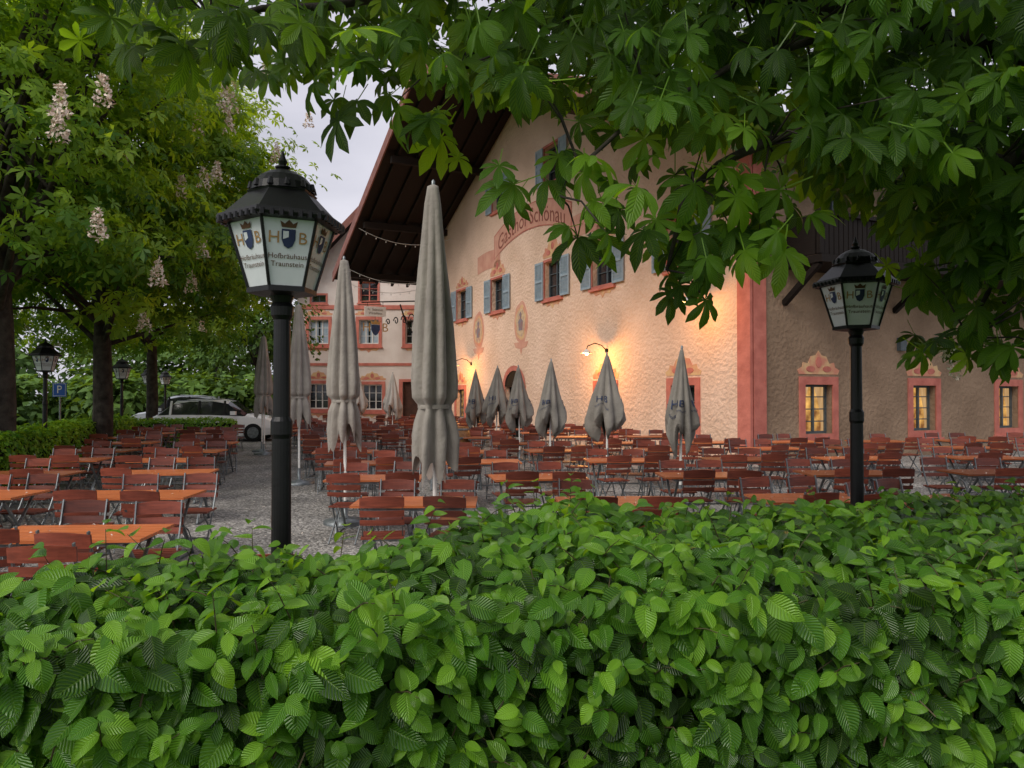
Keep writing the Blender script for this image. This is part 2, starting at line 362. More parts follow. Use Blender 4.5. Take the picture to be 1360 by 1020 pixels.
mbw.add([(-24,0,0),(-24,22,0),(-24,22,8.1),(-24,0,8.1)],[(0,1,2,3)],0)
mbw.add([(-24,22,0),(0,22,0),(0,22,8.1),(APX,22,13.2),(-24,22,8.1)],[(0,1,2,3,4)],0)
mbw.build('walls',[M_wall,M_wall_shaded],INN)
# door
mbd=MB()
mbd.add([PG(-13.6,-.24,0),PG(-12.0,-.24,0),PG(-12.0,-.24,2.0),PG(-13.6,-.24,2.0)],[(0,1,2,3)],0)
for x in(-13.55,-12.77): mbd.box(x,x+.72,-.23,-.17,.05,1.98,0,PG)
arc=[(-12.8+.8*math.cos(a),2.0+.62*math.sin(a)) for a in np.linspace(0,math.pi,13)]
mbd.poly(PG,arc,0,.012,0)
ring=[(-12.8+1.0*math.cos(a),2.0+.82*math.sin(a)) for a in np.linspace(0,math.pi,13)]
vs=[PG(t,.035,z) for t,z in ring]+[PG(t,.035,z) for t,z in arc]; mbd.add(vs,[(i,i+1,14+i,13+i) for i in range(12)],1)
mbd.box(-13.8,-13.6,-.02,.04,0,2.0,1,PG); mbd.box(-12.0,-11.8,-.02,.04,0,2.0,1,PG)
mbd.build('entrance_door',[M_dwood,M_pink],INN)
mbx.build('windows',WM,INN)
# ornaments
mo=MB()
mo.box(-.38,.06,-.02,.06,0,8.0,0,PG); mo.box(.06,.46,-.02,.058,0,8.0,0,lambda t,o,z:(o,t,z))
# banner
def ribbon(t0,t1,zc,h,arch,o,m):
    n=16; vs=[]
    for i in range(n+1):
        f=i/n; t=t0+(t1-t0)*f; z=zc+arch*(1-(2*f-1)**2)
        vs+=[PG(t,o,z-h/2),PG(t,o,z+h/2)]
    mo.add(vs,[(2*i,2*i+2,2*i+3,2*i+1) for i in range(n)],m)
ribbon(-14.6,-8.4,7.75,.9,.65,.022,1); ribbon(-14.66,-8.34,7.75,.98,.65,.017,0); ribbon(-16.4,-14.1,7.25,.75,.1,.012,1); ribbon(-8.9,-6.4,7.25,.75,.1,.012,1)
v,f=text_geo('Gasthof Schönau',.86)
mo.add([PG(-11.5+x*.94,.03,7.7+y+.65*(1-(x/3.1)**2)) for x,y,_ in v],f,2)
for t in(-12.2,-16.3):
    for rr,m,o in((1.0,1,.01),(.82,3,.016),(.66,4,.022)):
        mo.poly(PG,[(t+.58*rr*math.cos(a),4.45+.82*rr*math.sin(a)*(1+.06*math.cos(5*a))) for a in np.linspace(0,2*math.pi,24,endpoint=False)],0,o,m)
    mo.poly(PG,[(t-.15,4.15),(t+.15,4.15),(t+.2,4.5),(t+.05,4.62),(t+.1,4.78),(t,4.88),(t-.1,4.78),(t-.05,4.62),(t-.2,4.5)],.02,.028,6)
    mo.poly(PG,[(t-.6,3.7),(t+.6,3.7),(t+.45,3.5),(t+.1,3.45),(t,3.2),(t-.1,3.45),(t-.45,3.5)],0,.012,1)
mo.box(5.2,5.45,.0,.12,2.85,3.2,5,PS)
mo.build('painted_ornaments',[M_pink,M_ban,M_redtext,M_fresco,mat('medallion_paint',(.66,.50,.30),(.45,.28,.22),.9,6),M_frame,mat('medallion_figure',(.30,.16,.14),(.22,.22,.26),.9,5)],INN)
# light strings under the gable
ml=MB()
for (a,b) in(((-20.5,-4.2,9.35),(-19.3,-.1,9.0)),((-23.6,-4.2,8.1),(-21.5,-.1,7.4)),((-24.5,-4.2,7.6),(-23.0,-.1,7.2))):
    a=Vector(a);b=Vector(b); ml.tube([a.lerp(b,t)-Vector((0,0,.5*4*t*(1-t))) for t in np.linspace(0,1,12)],.012,4,0)
    for t in np.linspace(.08,.92,9): p=a.lerp(b,t)-Vector((0,0,.5*4*t*(1-t)+.05)); ml.cyl(p,p-Vector((0,0,.07)),.025,.015,n=6,m=0)
ml.build('light_strings',[M_white],INN)
# roof
mr=MB(); V0,V1,EZ=-4.3,23,AZ-SL*13.2
for sgn in(-1,1):
    e=APX+sgn*13.2
    a=[(APX,V0,AZ+.0),(e,V0,EZ),(e,V1,EZ),(APX,V1,AZ)]; th=.3
    b=[(x,y,z+th) for x,y,z in a]
    mr.add(a,[(0,1,2,3)],0); mr.add(b,[(0,1,2,3)],1)
    mr.add([a[1],a[2],b[2],b[1]],[(0,1,2,3)],2); mr.add([a[2],a[3],b[3],b[2]],[(0,1,2,3)],2)
    mr.add([(APX,V0-.06,AZ-.12),(e,V0-.06,EZ-.12),(e,V0-.06,EZ+th+.05),(APX,V0-.06,AZ+th+.05)],[(0,1,2,3)],2)
    mr.add([(APX,V0,AZ-.12),(e,V0,EZ-.12),(e,V0-.06,EZ-.12),(APX,V0-.06,AZ-.12)],[(0,1,2,3)],2)
    for y in np.arange(V0+.5,0,.85):
        mr.add([(APX,y,AZ-.16),(e,y,EZ-.16),(e,y+.12,EZ-.16),(APX,y+.12,AZ-.16),(APX,y,AZ-.01),(e,y,EZ-.01),(e,y+.12,EZ-.01),(APX,y+.12,AZ-.01)],[(0,1,2,3),(0,1,5,4),(3,2,6,7)],0)
    for fr in(.3,.62,.92):
        u=APX+sgn*13.2*fr; z=AZ-SL*13.2*fr-.18
        mr.box(u-.12,u+.12,V0+.25,0,z-.28,z,0)
for i in range(27):
    for sgn in(-1,1):
        u=APX+sgn*(i*.49+.2); z=AZ+.3-SL*abs(u-APX); mr.box(u-.03,u+.03,V0,V1,z,z+.04,1)
mr.box(APX-.15,APX+.15,V0,V1,AZ+.27,AZ+.42,1)
mr.build('roof',[M_dwood,M_tile,M_verge],INN)
# balcony
mb=MB(); mb.box(.02,1.25,1.0,22,4.75,4.93,0)
for v_ in np.arange(1.0,22,.16): mb.box(1.15,1.19,v_,v_+.13,4.95,5.85,0)
mb.box(1.1,1.25,1.0,22,5.86,5.96,0); mb.box(.1,1.1,1.0,1.06,4.95,5.9,0)
for v_ in np.arange(1.0,22,3): mb.box(1.05,1.2,v_,v_+.14,4.95,7.7,0)
for v_ in np.arange(1.1,22,2): mb.bar((.0,v_,3.9),(1.1,v_,4.75),.13,.13,0)
mb.build('balcony',[M_dwood],INN)
# wall lamps
M_bulb=emis('lamp_bulb',(1,.72,.35),(1,.6,.25),14)
for u,z,en in((-6.2,3.05,130),(-17.1,3.05,110),(-1.4,4.1,60)):
    w=empty('wall_lamp')
    base=Vector((5.7,18,0)); c,s=math.cos(math.radians(-64)),math.sin(math.radians(-64))
    w.location=base+Vector((u*c,u*s,0))+Vector((0,0,z)); w.rotation_euler=(0,0,math.radians(-64))
    m=MB(); m.cyl((0,0,.0),(0,-.04,.0),.07,n=12,m=0)
    m.tube([(0,-.03,0),(0,-.2,.16),(0,-.45,.22),(0,-.72,.12),(0,-.75,.02)],.016,8,0)
    m.lathe([(.03,.03),(.05,0),(.11,-.05),(.17,-.10),(.16,-.10),(.05,-.02)],16,2,(0,-.75))
    m.lathe([(.01,-.17),(.04,-.155),(.055,-.12),(.045,-.08),(.02,-.04)],12,1,(0,-.75))
    m.build('lamp_body',[M_bm,M_bulb,M_white],w,True)
    l=D.lights.new('bulb_light','POINT'); l.energy=en; l.color=(1,.44,.10); l.shadow_soft_size=.1
    lo=D.objects.new('bulb_light',l); COL.objects.link(lo); lo.parent=w; lo.location=(0,-.95,-.26)
# hanging inn sign
hs=empty('hanging_inn_sign',(5.7,18,0),math.radians(-64)); m=MB(); U=-23.4
m.bar((U,0,6.55),(U,-3.3,6.3),.06,.06,0); m.bar((U,0,4.3),(U,-.02,6.8),.08,.05,0)
for k in range(5):
    y0=-.25-k*.42; r=.34-.04*k
    m.tube([(U,y0-r*.6*math.cos(a)*(1-a/9),5.9-.35*k*.2+r*math.sin(a)*(1-a/9)-.25) for a in np.linspace(0,7,18)],.03,5,0)
m.tube([(U,-.05,4.4),(U,-.5,4.7),(U,-1.0,5.4),(U,-1.3,6.3)],.04,5,0)
m.box(U-.03,U+.03,-3.15,-2.05,5.62,6.12,1)
m.bar((U,-3.0,6.3),(U,-3.0,6.1),.02,.02,0); m.bar((U,-2.2,6.35),(U,-2.2,6.1),.02,.02,0); m.bar((U,-2.6,5.65),(U,-2.6,5.4),.02,.02,0)
for s_,sz,y,z,mm in(('Fr. Stöttner',.17,-2.6,5.96,2),('Wirtshaus',.17,-2.6,5.78,2),('H',.62,-3.05,5.05,3),('B',.62,-2.1,5.05,3)):
    v,f=text_geo(s_,sz); m.add([(U+.045,y+x,z+yy) for x,yy,_ in v],f,mm)
m.poly(lambda t,o,z:(U+o,-2.58+t,z),[(-.22,5.2),(.22,5.2),(.22,4.95),(.12,4.75),(0,4.66),(-.12,4.75),(-.22,4.95)],-.03,.03,4)
m.poly(lambda t,o,z:(U+o,-2.58+t,z),[(-.2,5.22),(.2,5.22),(.27,5.42),(.12,5.33),(0,5.46),(-.12,5.33),(-.27,5.42)],-.03,.03,3)
m.build('sign_body',[M_bm,M_white,M_brown,M_gold,M_print],hs)

# ------------------------------------------------------------------ cream guest house
GH=empty('cream_guest_house'); PH=lambda t,o,z:(t,42-o,z)
rz2=lambda x:12.2-1.06*abs(x+7.9)
w_=MB();x_=MB();ops=[]
for t,z,h in((-10.8,5.2,1.35),(-8.0,5.2,1.35),(-5.4,5.2,1.35),(-10.8,1.6,1.4),(-7.8,1.55,1.4)):
    ops.append((t-.55,t+.55,z-h/2,z+h/2)); window(x_,PH,t,z,1.1,h,shut=False,sur=.18,crest=.5,glass=0,grid=(3,3),frame=6)
for sx in(-1,1):
    for t in(-10.8,-8.0): x_.box(t+sx*.28-.22,t+sx*.28+.22,-.23,-.2,4.55,5.8,2,PH)
ops.append((-8.5,-7.5,6.9,8.0)); window(x_,PH,-8.0,7.45,1.0,1.1,shut=False,sur=.1,frame=3)
ops.append((-11.2,-10.4,6.85,7.25)); window(x_,PH,-10.8,7.05,.8,.4,shut=False,sur=.1,grid=(2,1))
ops.append((-6.1,-5.1,0,2.4))
wall(w_,PH,-12.0,-3.8,12.2,rz2,ops)
w_.add([(-12,42,0),(-12,54,0),(-12,54,7.8),(-12,42,7.8)],[(0,1,2,3)],0); w_.add([(-3.8,42,0),(-3.8,54,0),(-3.8,54,7.8),(-3.8,42,7.8)],[(0,1,2,3)],0)
w_.add([(-12,54,0),(-3.8,54,0),(-3.8,54,7.8),(-7.9,54,12.2),(-12,54,7.8)],[(0,1,2,3,4)],0)
w_.build('walls',[M_wallw],GH); x_.build('windows',WM,GH)
r_=MB()
for sg in(-1,1):
    e=-7.9+sg*4.7; ez=12.2-1.06*4.7
    a=[(-7.9,41,12.2),(e,41,ez),(e,55,ez),(-7.9,55,12.2)]; b=[(x,y,z+.22) for x,y,z in a]
    r_.add(a,[(0,1,2,3)],0); r_.add(b,[(0,1,2,3)],1); r_.add([a[1],a[2],b[2],b[1]],[(0,1,2,3)],2)
    r_.add([(-7.9,40.95,12.0),(e,40.95,ez-.2),(e,40.95,ez+.28),(-7.9,40.95,12.5)],[(0,1,2,3)],2)
r_.build('roof',[M_dwood,M_tile,M_verge],GH)
t_=MB(); t_.box(-12.03,-11.7,-.02,.05,0,6.6,0,PH); t_.box(-11.7,-3.9,-.02,.06,6.45,6.68,0,PH); t_.box(-11.7,-3.9,-.02,.04,3.3,3.45,0,PH)
t_.box(-6.1,-5.1,-.24,-.18,0,2.4,1,PH); t_.box(-6.3,-6.1,-.02,.05,0,2.55,0,PH); t_.box(-5.1,-4.9,-.02,.05,0,2.55,0,PH); t_.box(-6.1,-5.1,-.02,.05,2.4,2.55,0,PH)
t_.build('trim_and_door',[M_pink,mat('brown_door',(.10,.04,.025),(.06,.025,.015),.6,4)],GH)

# ------------------------------------------------------------------ street lamps
def lamp_mesh():
    m=MB(); H=2.12
    m.lathe([(.09,0),(.09,.05),(.058,.09),(.050,.5),(.046,.52),(.044,1.45),(.050,1.47),(.050,1.53),(.040,1.55),(.038,2.0),(.05,2.02),(.054,2.06),(.043,2.08),(.058,H)],20,0)
    ph=math.pi/6
    def ring(R,z,k): t=ph+k*math.pi/3; return Vector((R*math.cos(t),R*math.sin(t),z))
    Rb,Rt,zb,zt=.15,.245,H+.02,H+.34
    m.lathe([(.06,H-.01),(.158,H),(.158,H+.022),(.14,H+.028)],6,0,phase=ph)
    hb=text_geo('Hofbräuhaus',.033); tb=text_geo('Traunstein',.033); Ht=text_geo('H',.075); Bt=text_geo('B',.075)
    for k in range(6):
        a,b,c,d=ring(Rb-.004,zb,k),ring(Rb-.004,zb,k+1),ring(Rt-.004,zt,k+1),ring(Rt-.004,zt,k)
        m.add([a,b,c,d],[(0,1,2,3)],1)
        m.cyl(ring(Rb,zb,k),ring(Rt,zt,k),.0075,n=6,m=0)
        ex=(b-a).normalized(); ey=((c+d)/2-(a+b)/2); ln=ey.length; ey.normalize(); n=ex.cross(ey); o=(a+b)/2+n*.004
        def PP(x,y,k_=0): return o+ex*x+ey*y+n*k_
        for (v,f),x,y,mm in((hb,0,.135,3),(tb,0,.10,3),(Ht,-.062,.215,2),(Bt,.062,.215,2)):
            m.add([PP(x+p[0],y+p[1]) for p in v],f,mm)
        sh=[(-.03,.255),(.03,.255),(.03,.21),(.018,.18),(0,.17),(-.018,.18),(-.03,.21)]
        m.add([PP(x,y,.001) for x,y in sh],[tuple(range(7))],4)
        cr=[(-.03,.262),(.03,.262),(.038,.29),(.018,.278),(0,.296),(-.018,.278),(-.038,.29)]
        m.add([PP(x,y,.001) for x,y in cr],[tuple(range(7))],3)
        m.add([PP(x,y,.002) for x,y in((-.024,.246),(0,.246),(0,.22),(-.024,.21))],[(0,1,2,3)],1)
    m.lathe([(.235,zt-.03),(.285,zt-.022),(.292,zt-.01),(.285,zt+.01),(.265,zt+.012),(.155,zt+.12),(.16,zt+.128),(.15,zt+.135)],6,0,phase=ph)
    for k in range(6):
        for j in range(7):
            p=ring(.284,zt-.02,k).lerp(ring(.284,zt-.02,k+1),(j+.5)/7); m.cyl(p+Vector((0,0,-.008)),p+Vector((0,0,.018)),.014,n=6,m=0)
    m.lathe([(.148,zt+.13),(.14,zt+.165),(.11,zt+.2),(.07,zt+.225),(.03,zt+.24),(.02,zt+.25)],24,0)
    for k in range(12):
        t=k*math.pi/6; p=Vector((.142*math.cos(t),.142*math.sin(t),zt+.14)); m.cyl(p,p+Vector((0,0,.03)),.016,.008,n=6,m=0)
    m.lathe([(.02,zt+.24),(.035,zt+.25),(.035,zt+.256),(.014,zt+.262),(.022,zt+.28),(.014,zt+.295),(.004,zt+.33)],12,0)
    return m.mesh('street_lamp',[M_bm,M_opal,M_gold,M_brown,M_print])
LM=lamp_mesh()
for x,y in((-1.07,3.5),(2.47,5.4),(-9.3,15),(-11.4,22),(-14.5,30),(-15.2,33)):
    o=D.objects.new('street_lamp',LM); COL.objects.link(o); o.location=(x,y,0)
    ang=math.atan2(-y,-x); o.rotation_euler=(0,0,ang+math.radians(8))

# ------------------------------------------------------------------ parasols
def parasol(name,x,y,H,zb,rm,mat_,style,prt=False,seed=0):
    r=random.Random(seed); m=MB(); m.cyl((0,0,0),(0,0,H-.02),.02,n=10,m=3); m.lathe([(.28,0),(.28,.05),(.1,.07),(.035,.1),(.035,.3)],20,1)
    L_=H-zb; K=8; p1=r.uniform(0,6); p2=r.uniform(0,6)
    if style=='big':
        pr=[(0.05,1.0),(.25,.992),(.38,.93),(.62,.7),(.85,.48),(.98,.3),(.95,.24),(.72,.215),(.70,.20),(.9,.15),(1.0,.08),(.95,.0)]
    else:
        pr=[(0.04,1.0),(.12,.97),(.26,.85),(.50,.6),(.78,.36),(.98,.18),(1.0,.10),(.82,.04),(.5,.0)]
    def rf(rr,z,t):
        f=(H-z)/L_; amp=.18+.14*f
        k=1+amp*(1.6*abs(math.sin(K*t/2+p1+.8*f))-1)*min(1,f*3)+.10*math.sin(3*t+p1*2+4*f)+.04*math.sin(13*t+9*f+p2)*f
        zz=z
        if style=='big': zz=z-(.12*math.sin(K*t+p1)+.08*math.sin(2*t+p1)) *max(0,(f-.85))/.15 
        else: zz=z-(.17*math.sin(4*t+p1)+.09*math.sin(9*t+p2)+.06*math.sin(t+p2))*max(0,(f-.6))/.4
        return rr*k,zz
    prof=[]
    for i in range(len(pr)-1):
        for q in range(4):
            f=q/4; prof.append((rm*(pr[i][0]*(1-f)+pr[i+1][0]*f),zb+L_*(pr[i][1]*(1-f)+pr[i+1][1]*f)))
    prof.append((rm*pr[-1][0],zb))
    m.lathe(prof,72,0,rf=rf)
    if style=='big': m.lathe([(rm*.76,zb+L_*.2),(rm*.78,zb+L_*.207),(rm*.76,zb+L_*.215)],32,0)
    m.lathe([(.0,H+.05),(.018,H+.03),(.015,H-.03)],10,1)
    if prt:
        for a0 in (-.5,1.6,3.7):
            for s_,dz,sz in(('HB',.38,.16),('Hofbräuhaus',.29,.05)):
                v,f=text_geo(s_,sz); vs=[]
                for px_,py_,_ in v:
                    z=zb+L_*dz+py_; fr=(z-zb)/L_; R=.1
                    for i in range(len(pr)-1):
                        if pr[i][1]>=fr>=pr[i+1][1]:
                            q=(pr[i][1]-fr)/(pr[i][1]-pr[i+1][1]+1e-9); R=rm*(pr[i][0]*(1-q)+pr[i+1][0]*q); break
                    t=-math.pi/2+a0+px_/max(R,.05); rr,zz=rf(R,z,t); vs.append(((rr+.014)*math.cos(t),(rr+.014)*math.sin(t),zz))
                m.add(vs,f,2)
    o=m.build(name,[mat_,M_gm,M_print,M_white],None,True); o.location=(x,y,0); o.rotation_euler=(r.uniform(-.015,.015),r.uniform(-.015,.015),0); return o
for i,(x,y,H,zb,rm) in enumerate(((-.71,7,3.62,1.0,.20),(-2.14,9.7,3.4,1.1,.19),(-3.95,14,3.35,1.15,.2),(-7.3,22,3.3,1.2,.22),(-6.9,21,3.3,1.2,.22))):
    parasol('closed_parasol',x,y,H,zb,rm,M_canvas,'big',False,i)
for i,(x,y,c) in enumerate(((2.54,11.4,0),(1.79,14.2,0),(.79,15.8,0),(.19,18.7,0),(-.42,20,0),(-.99,21,0),(-4.6,29,1),(-5.9,29,1))):
    parasol('closed_parasol',x,y,(2.36,2.42,2.38,2.36,2.4,2.34,2.5,2.45)[i],1.0+.07*math.sin(i*2),(.22,.33,.29,.31,.32,.28,.34,.34)[i],M_canvasw if c else M_canvasd,'small',not c,20+i)

# ------------------------------------------------------------------ furniture
def chair_mesh():
    m=MB()
    for sx in(-.2,.2):
        m.bar((sx,.22,0),(sx,-.10,.50),.012,.026,1); m.bar((sx,-.10,.50),(sx,-.20,.70),.012,.026,1); m.bar((sx,-.20,.70),(sx,-.25,.90),.012,.026,1)
        sy=sx*.86; m.bar((sy,-.30,0),(sy,.20,.44),.012,.026,1)
        m.bar((sy,-.18,.435),(sy,.2,.435),.02,.02,1)
    m.bar((-.2,.13,.14),(.2,.13,.14),.015,.015,1); m.bar((-.17,-.24,.06),(.17,-.24,.06),.015,.015,1)
    for i in range(5): y=-.18+i*.082; m.box(-.215,.215,y,y+.062,.448,.466,0)
    for z,h in((.595,.055),(.68,.065),(.775,.10)):
        y=-.2-(z-.66)*.25; vs=[]
        n=8
        for i in range(n+1):
            x=-.22+.44*i/n; c=.03*(1-(2*i/n-1)**2); zt=z+h+(.018*(1-(2*i/n-1)**2) if z>.75 else 0)
            vs+=[(x,y-c,z),(x,y-c-.012,zt),(x,y-c-.03,zt),(x,y-c-.018,z)]
        fs=[]
        for i in range(n):
            for j in range(4): fs.append((4*i+j,4*i+(j+1)%4,4*i+4+(j+1)%4,4*i+4+j))
        fs+=[(3,2,1,0),(4*n,4*n+1,4*n+2,4*n+3)]
        m.add(vs,fs,0)
    return m.mesh('garden_chair',[M_slat,M_gm])
def table_mesh(L_=1.3):
    m=MB(); 
    for i in range(6): y=-.36+i*.122; m.box(-L_/2,L_/2,y,y+.112,.725,.75,0)
    for sx in(-1,1):
        x=sx*(L_/2-.16); m.box(x-.02,x+.02,-.34,.34,.69,.722,1)
        m.bar((x,-.3,0),(x,.28,.69),.03,.02,1); m.bar((x+.03,.3,0),(x+.03,-.28,.69),.03,.02,1)
        m.tube([(x+.015,.3*math.cos(a),.02+.34*math.sin(a)) for a in np.linspace(0,math.pi,12)],.009,5,1)
        m.bar((x,-.34,.01),(x,.34,.01),.03,.02,1)
    m.box(-L_/2+.18,L_/2-.18,-.33,-.3,.69,.722,1); m.box(-L_/2+.18,L_/2-.18,.3,.33,.69,.722,1)
    m.bar((-L_/2+.2,0,.33),(L_/2-.2,0,.33),.02,.02,1)
    return m.mesh('garden_table',[M_table,M_gm])
CM=chair_mesh(); TM=table_mesh(); tables=[]; FS=.87
R=random.Random(3)
def put(me,name,x,y,rz):
    o=D.objects.new(name,me); COL.objects.link(o); o.location=(x,y,.006); o.rotation_euler=(0,0,rz); o.scale=(FS,)*3; return o
def table_set(x,y,rz):
    rz+=R.uniform(-.1,.1); x+=R.uniform(-.12,.12); y+=R.uniform(-.12,.12)
    put(TM,'garden_table',x,y,rz); tables.append((x,y,rz)); c,s=math.cos(rz),math.sin(rz)
    for sx in(-.29,.29):
        for sy in(-1,1):
            if R.random()<.07: continue
            lx=sx+R.uniform(-.07,.07); ly=sy*(.38+R.uniform(-.06,.2)); a=rz+(0 if sy<0 else math.pi)+R.uniform(-.25,.25)
            put(CM,'garden_chair',x+lx*c-ly*s,y+lx*s+ly*c,a)
fx=lambda y:14.48-.488*y
y=5.5
while y<23:
    for off in(-.85,-2.55,):
        x=-2.3-.33*(y-5.6)+off
        table_set(x,y+R.uniform(-.1,.1),.06)
    y+=2.05
y=6.9
while y<35:
    xl=-1.35-.33*(y-6); k=0
    while True:
        x=xl+.75+k*1.95; k+=1; yy=y+.1*(x-xl)
        if x>min(fx(yy)-1.3,.9*yy+2): 
            if yy>18+.488*(x-5.7)-1.8 or x>.9*yy+2: break
            if x>fx(yy)-1.3 and yy>17: break
        if yy<3.5+.537*(x+1.07)+1.15: 
            if k>8: break
            continue
        if abs(x)>25: break
        if R.random()<.03: continue
        table_set(x,yy,.1)
    y+=2.1
for x,y,a in((-1.45,4.35,.3),(-2.2,4.1,.15),(-3.3,4.5,-.1),(-2.75,4.6,.1),(0.0,5.5,.15),(.43,5.35,-.12),(.95,6.0,.2)): put(CM,'garden_chair',x,y,a)
table_set(4.1,7.1,.45)
print('tables',len(tables))
# petals
pp=[]
for (x,y,rz) in tables:
    if y>14: continue
    n=260 if (x>3 and y<9) else (40 if x>0 else 10)
    lx=rng.uniform(-.54,.54,n); ly=rng.uniform(-.29,.29,n); pp.append(np.stack([x+lx*math.cos(rz)-ly*math.sin(rz),y+lx*math.sin(rz)+ly*math.cos(rz),np.full(n,.75*FS+.016)],1))
n=6000; gx=rng.uniform(-7,10,n); gy=rng.uniform(4,20,n); pp.append(np.stack([gx,gy,np.full(n,.012)],1))
pp=np.vstack(pp); n=len(pp); nr=np.stack([rng.normal(0,.3,n),rng.normal(0,.3,n),np.ones(n)],1)
scatter('fallen_petals',[quad_leaf()],pp,frames(nr,rng.normal(size=(n,3))),rng.uniform(.015,.03,n),rng.random(n),M_petal)
# barrel
m=MB(); m.lathe([(.26,0),(.31,.2),(.34,.45),(.31,.7),(.26,.9),(.0,.9)],24,0)
for z,r in((.08,.285),(.28,.327),(.62,.327),(.82,.285)): m.lathe([(r+.004,z),(r+.01,z+.02),(r+.004,z+.045)],24,1)
b=m.build('wooden_barrel',[wood('barrel_wood',(.35,.17,.06),(.2,.09,.03)),M_gm],None,True); b.location=(-1.3,18.0,0)

# ------------------------------------------------------------------ cars
def car(name,x,y,rz,L_,W,H,paint):
    e=empty(name,(x,y,.008),rz); m=MB(); h=W/2
    st=[(-.5,.42,.6,.62),(-.485,.28,.88,.92),(-.44,.22,.93,1.05),(-.33,.2,.95,H*.93),(-.2,.2,.95,H*.99),(-.02,.2,.94,H),(.1,.2,.92,H*.94),(.24,.2,.90,.98),(.4,.22,.8,.86),(.485,.28,.66,.7),(.5,.4,.55,.57)]
    rings=[]
    for (f,zb,zs,zt) in st:
        cab=zt-zs>.15; wi=h*(.86 if abs(f)>.48 else 1.0)
        wt=wi*(.80 if cab else .93)
        pts=[(-wi*.94,zb),(-wi,(zb+zs)*.5),(-wi*.985,zs),(-wt,zt-.09),(-wt*.6,zt),(wt*.6,zt),(wt,zt-.09),(wi*.985,zs),(wi,(zb+zs)*.5),(wi*.94,zb)]
        rings.append(([(f*L_,a,b) for a,b in pts],cab))
    vs=[p for r_,_ in rings for p in r_]; n=10
    for i in range(len(rings)-1):
        ca,cb=rings[i][1],rings[i+1][1]
        for j in range(n):
            fc=(i*n+j,i*n+(j+1)%n,(i+1)*n+(j+1)%n,(i+1)*n+j); g=0
            if j in(2,6) and (ca or cb): g=1
            if j in(3,4,5) and (ca!=cb): g=1
            m.add([vs[q] for q in fc],[(0,1,2,3)],g)
    m.add(rings[0][0],[tuple(range(n))],0); m.add(rings[-1][0],[tuple(range(n-1,-1,-1))],0)
    for f in(-.34,-.12,.08): 
        for s in(-1,1): m.bar((f*L_,s*h*.995,.95),(f*L_,s*h*.83,H-.08),.07,.03,0 if f<-.3 else 2)
    for s in(-1,1):
        m.box(.47*L_,.495*L_,s*h*.75-.15,s*h*.75+.15,.6,.7,4); m.box(-.497*L_,-.47*L_,s*h*.75-.1,s*h*.75+.1,.65,.85,5)
        m.box(.14*L_,.18*L_,s*(h+.09)-.08,s*(h+.09)+.08,.95,1.08,0)
        m.bar((-.3*L_,s*h*.8,H*.95),(.05*L_,s*h*.8,H*.99),.03,.03,3)
    m.box(-.505*L_,.505*L_,-h*.8,h*.8,.28,.4,2)
    m.build('body',[paint,M_glass,M_bm,M_gm,M_opal,M_pink],e)
    w=MB()
    for f in(-.31,.31):
        for s in(-1,1):
            w.cyl((f*L_,s*(h-.2),.32),(f*L_,s*(h+.01),.32),.32,n=24,m=0); w.cyl((f*L_,s*(h),.32),(f*L_,s*(h+.02),.32),.2,n=16,m=1)
    w.build('wheels',[M_bm,M_gm],e)
def paintm(n,c): return mat(n,c,tuple(x*.95 for x in c),.2,2,spec=.6)
car('parked_car',-10.6,27.5,math.radians(4),4.4,1.8,1.52,paintm('white_car_paint',(.82,.82,.82)))
car('parked_car',-14.9,34.0,math.radians(-170),4.2,1.8,1.66,paintm('silver_car_paint',(.34,.37,.41)))
# parking sign
m=MB(); m.cyl((0,0,0),(0,0,2.1),.03,n=10,m=0); m.box(-.24,.24,-.05,-.03,1.6,2.08,1); m.box(-.215,.215,-.053,-.05,1.625,2.055,2); m.box(-.2,.2,-.056,-.053,1.64,2.04,1)
v,f=text_geo('P',.38); m.add([(x,-.06,1.84+y) for x,y,_ in v],f,2)
o=m.build('parking_sign',[M_gm,mat('sign_blue',(.02,.10,.42),(.02,.08,.35),.5,3),M_white]); o.location=(-15.6,26,0)

# ------------------------------------------------------------------ front hedge
HG=empty('hornbeam_hedge')
yb=lambda x:3.67+.537*x
yf=lambda x:np.minimum(2.3+.2*x,yb(x)-.9)
hh_=lambda x:.99+.05*np.exp(-((x-.1)/.8)**2)-.10*np.clip((x-1.5)/1.5,0,1)
def hedge_surface(n,x0,x1):
    x=rng.uniform(x0,x1,n); s=rng.uniform(0,1,n); A=yf(x);B=yb(x); wid=B-A; H=hh_(x)
    top=s<.5; f=np.where(top,rng.random(n),0)
    y=np.where(top,A+f*wid,A); z=np.where(top,H,H*rng.random(n))
    bk=rng.random(n)<.10; y=np.where(bk,B,y); z=np.where(bk,H*rng.random(n),z)
    nx=np.full(n,-.05); ny=np.where(top&~bk,-.35,-1.0); ny=np.where(bk,1.0,ny); nz=np.where(top&~bk,1.0,.35)
    sh=np.exp(-((y-A)/.28)**2)*top*(~bk); z=z-.13*sh; ny-=.6*sh
    sb=np.exp(-((B-y)/.15)**2)*top; z=z-.03*sb
    p=np.stack([x,y,z],1); L_=lump(p,1.6)*.08+lump(p,4.5)*.06; nn=np.stack([nx,ny,nz],1); nn/=np.linalg.norm(nn,axis=1,keepdims=True)
    p=p+nn*L_[:,None]; return p,nn,top,L_
xs=np.arange(-5,10.1,.15); m=MB(); prof=[]
for x in xs:
    A=float(yf(x))+.22;B=float(yb(x))-.16; h=float(hh_(x))-.99
    prof.append([(x,A,0),(x,A,.45),(x,A+.02,.66),(x,A+.14,.76+h),(x,(A+B)/2,.82+h),(x,B-.1,.80+h),(x,B,.68),(x,B,0)])
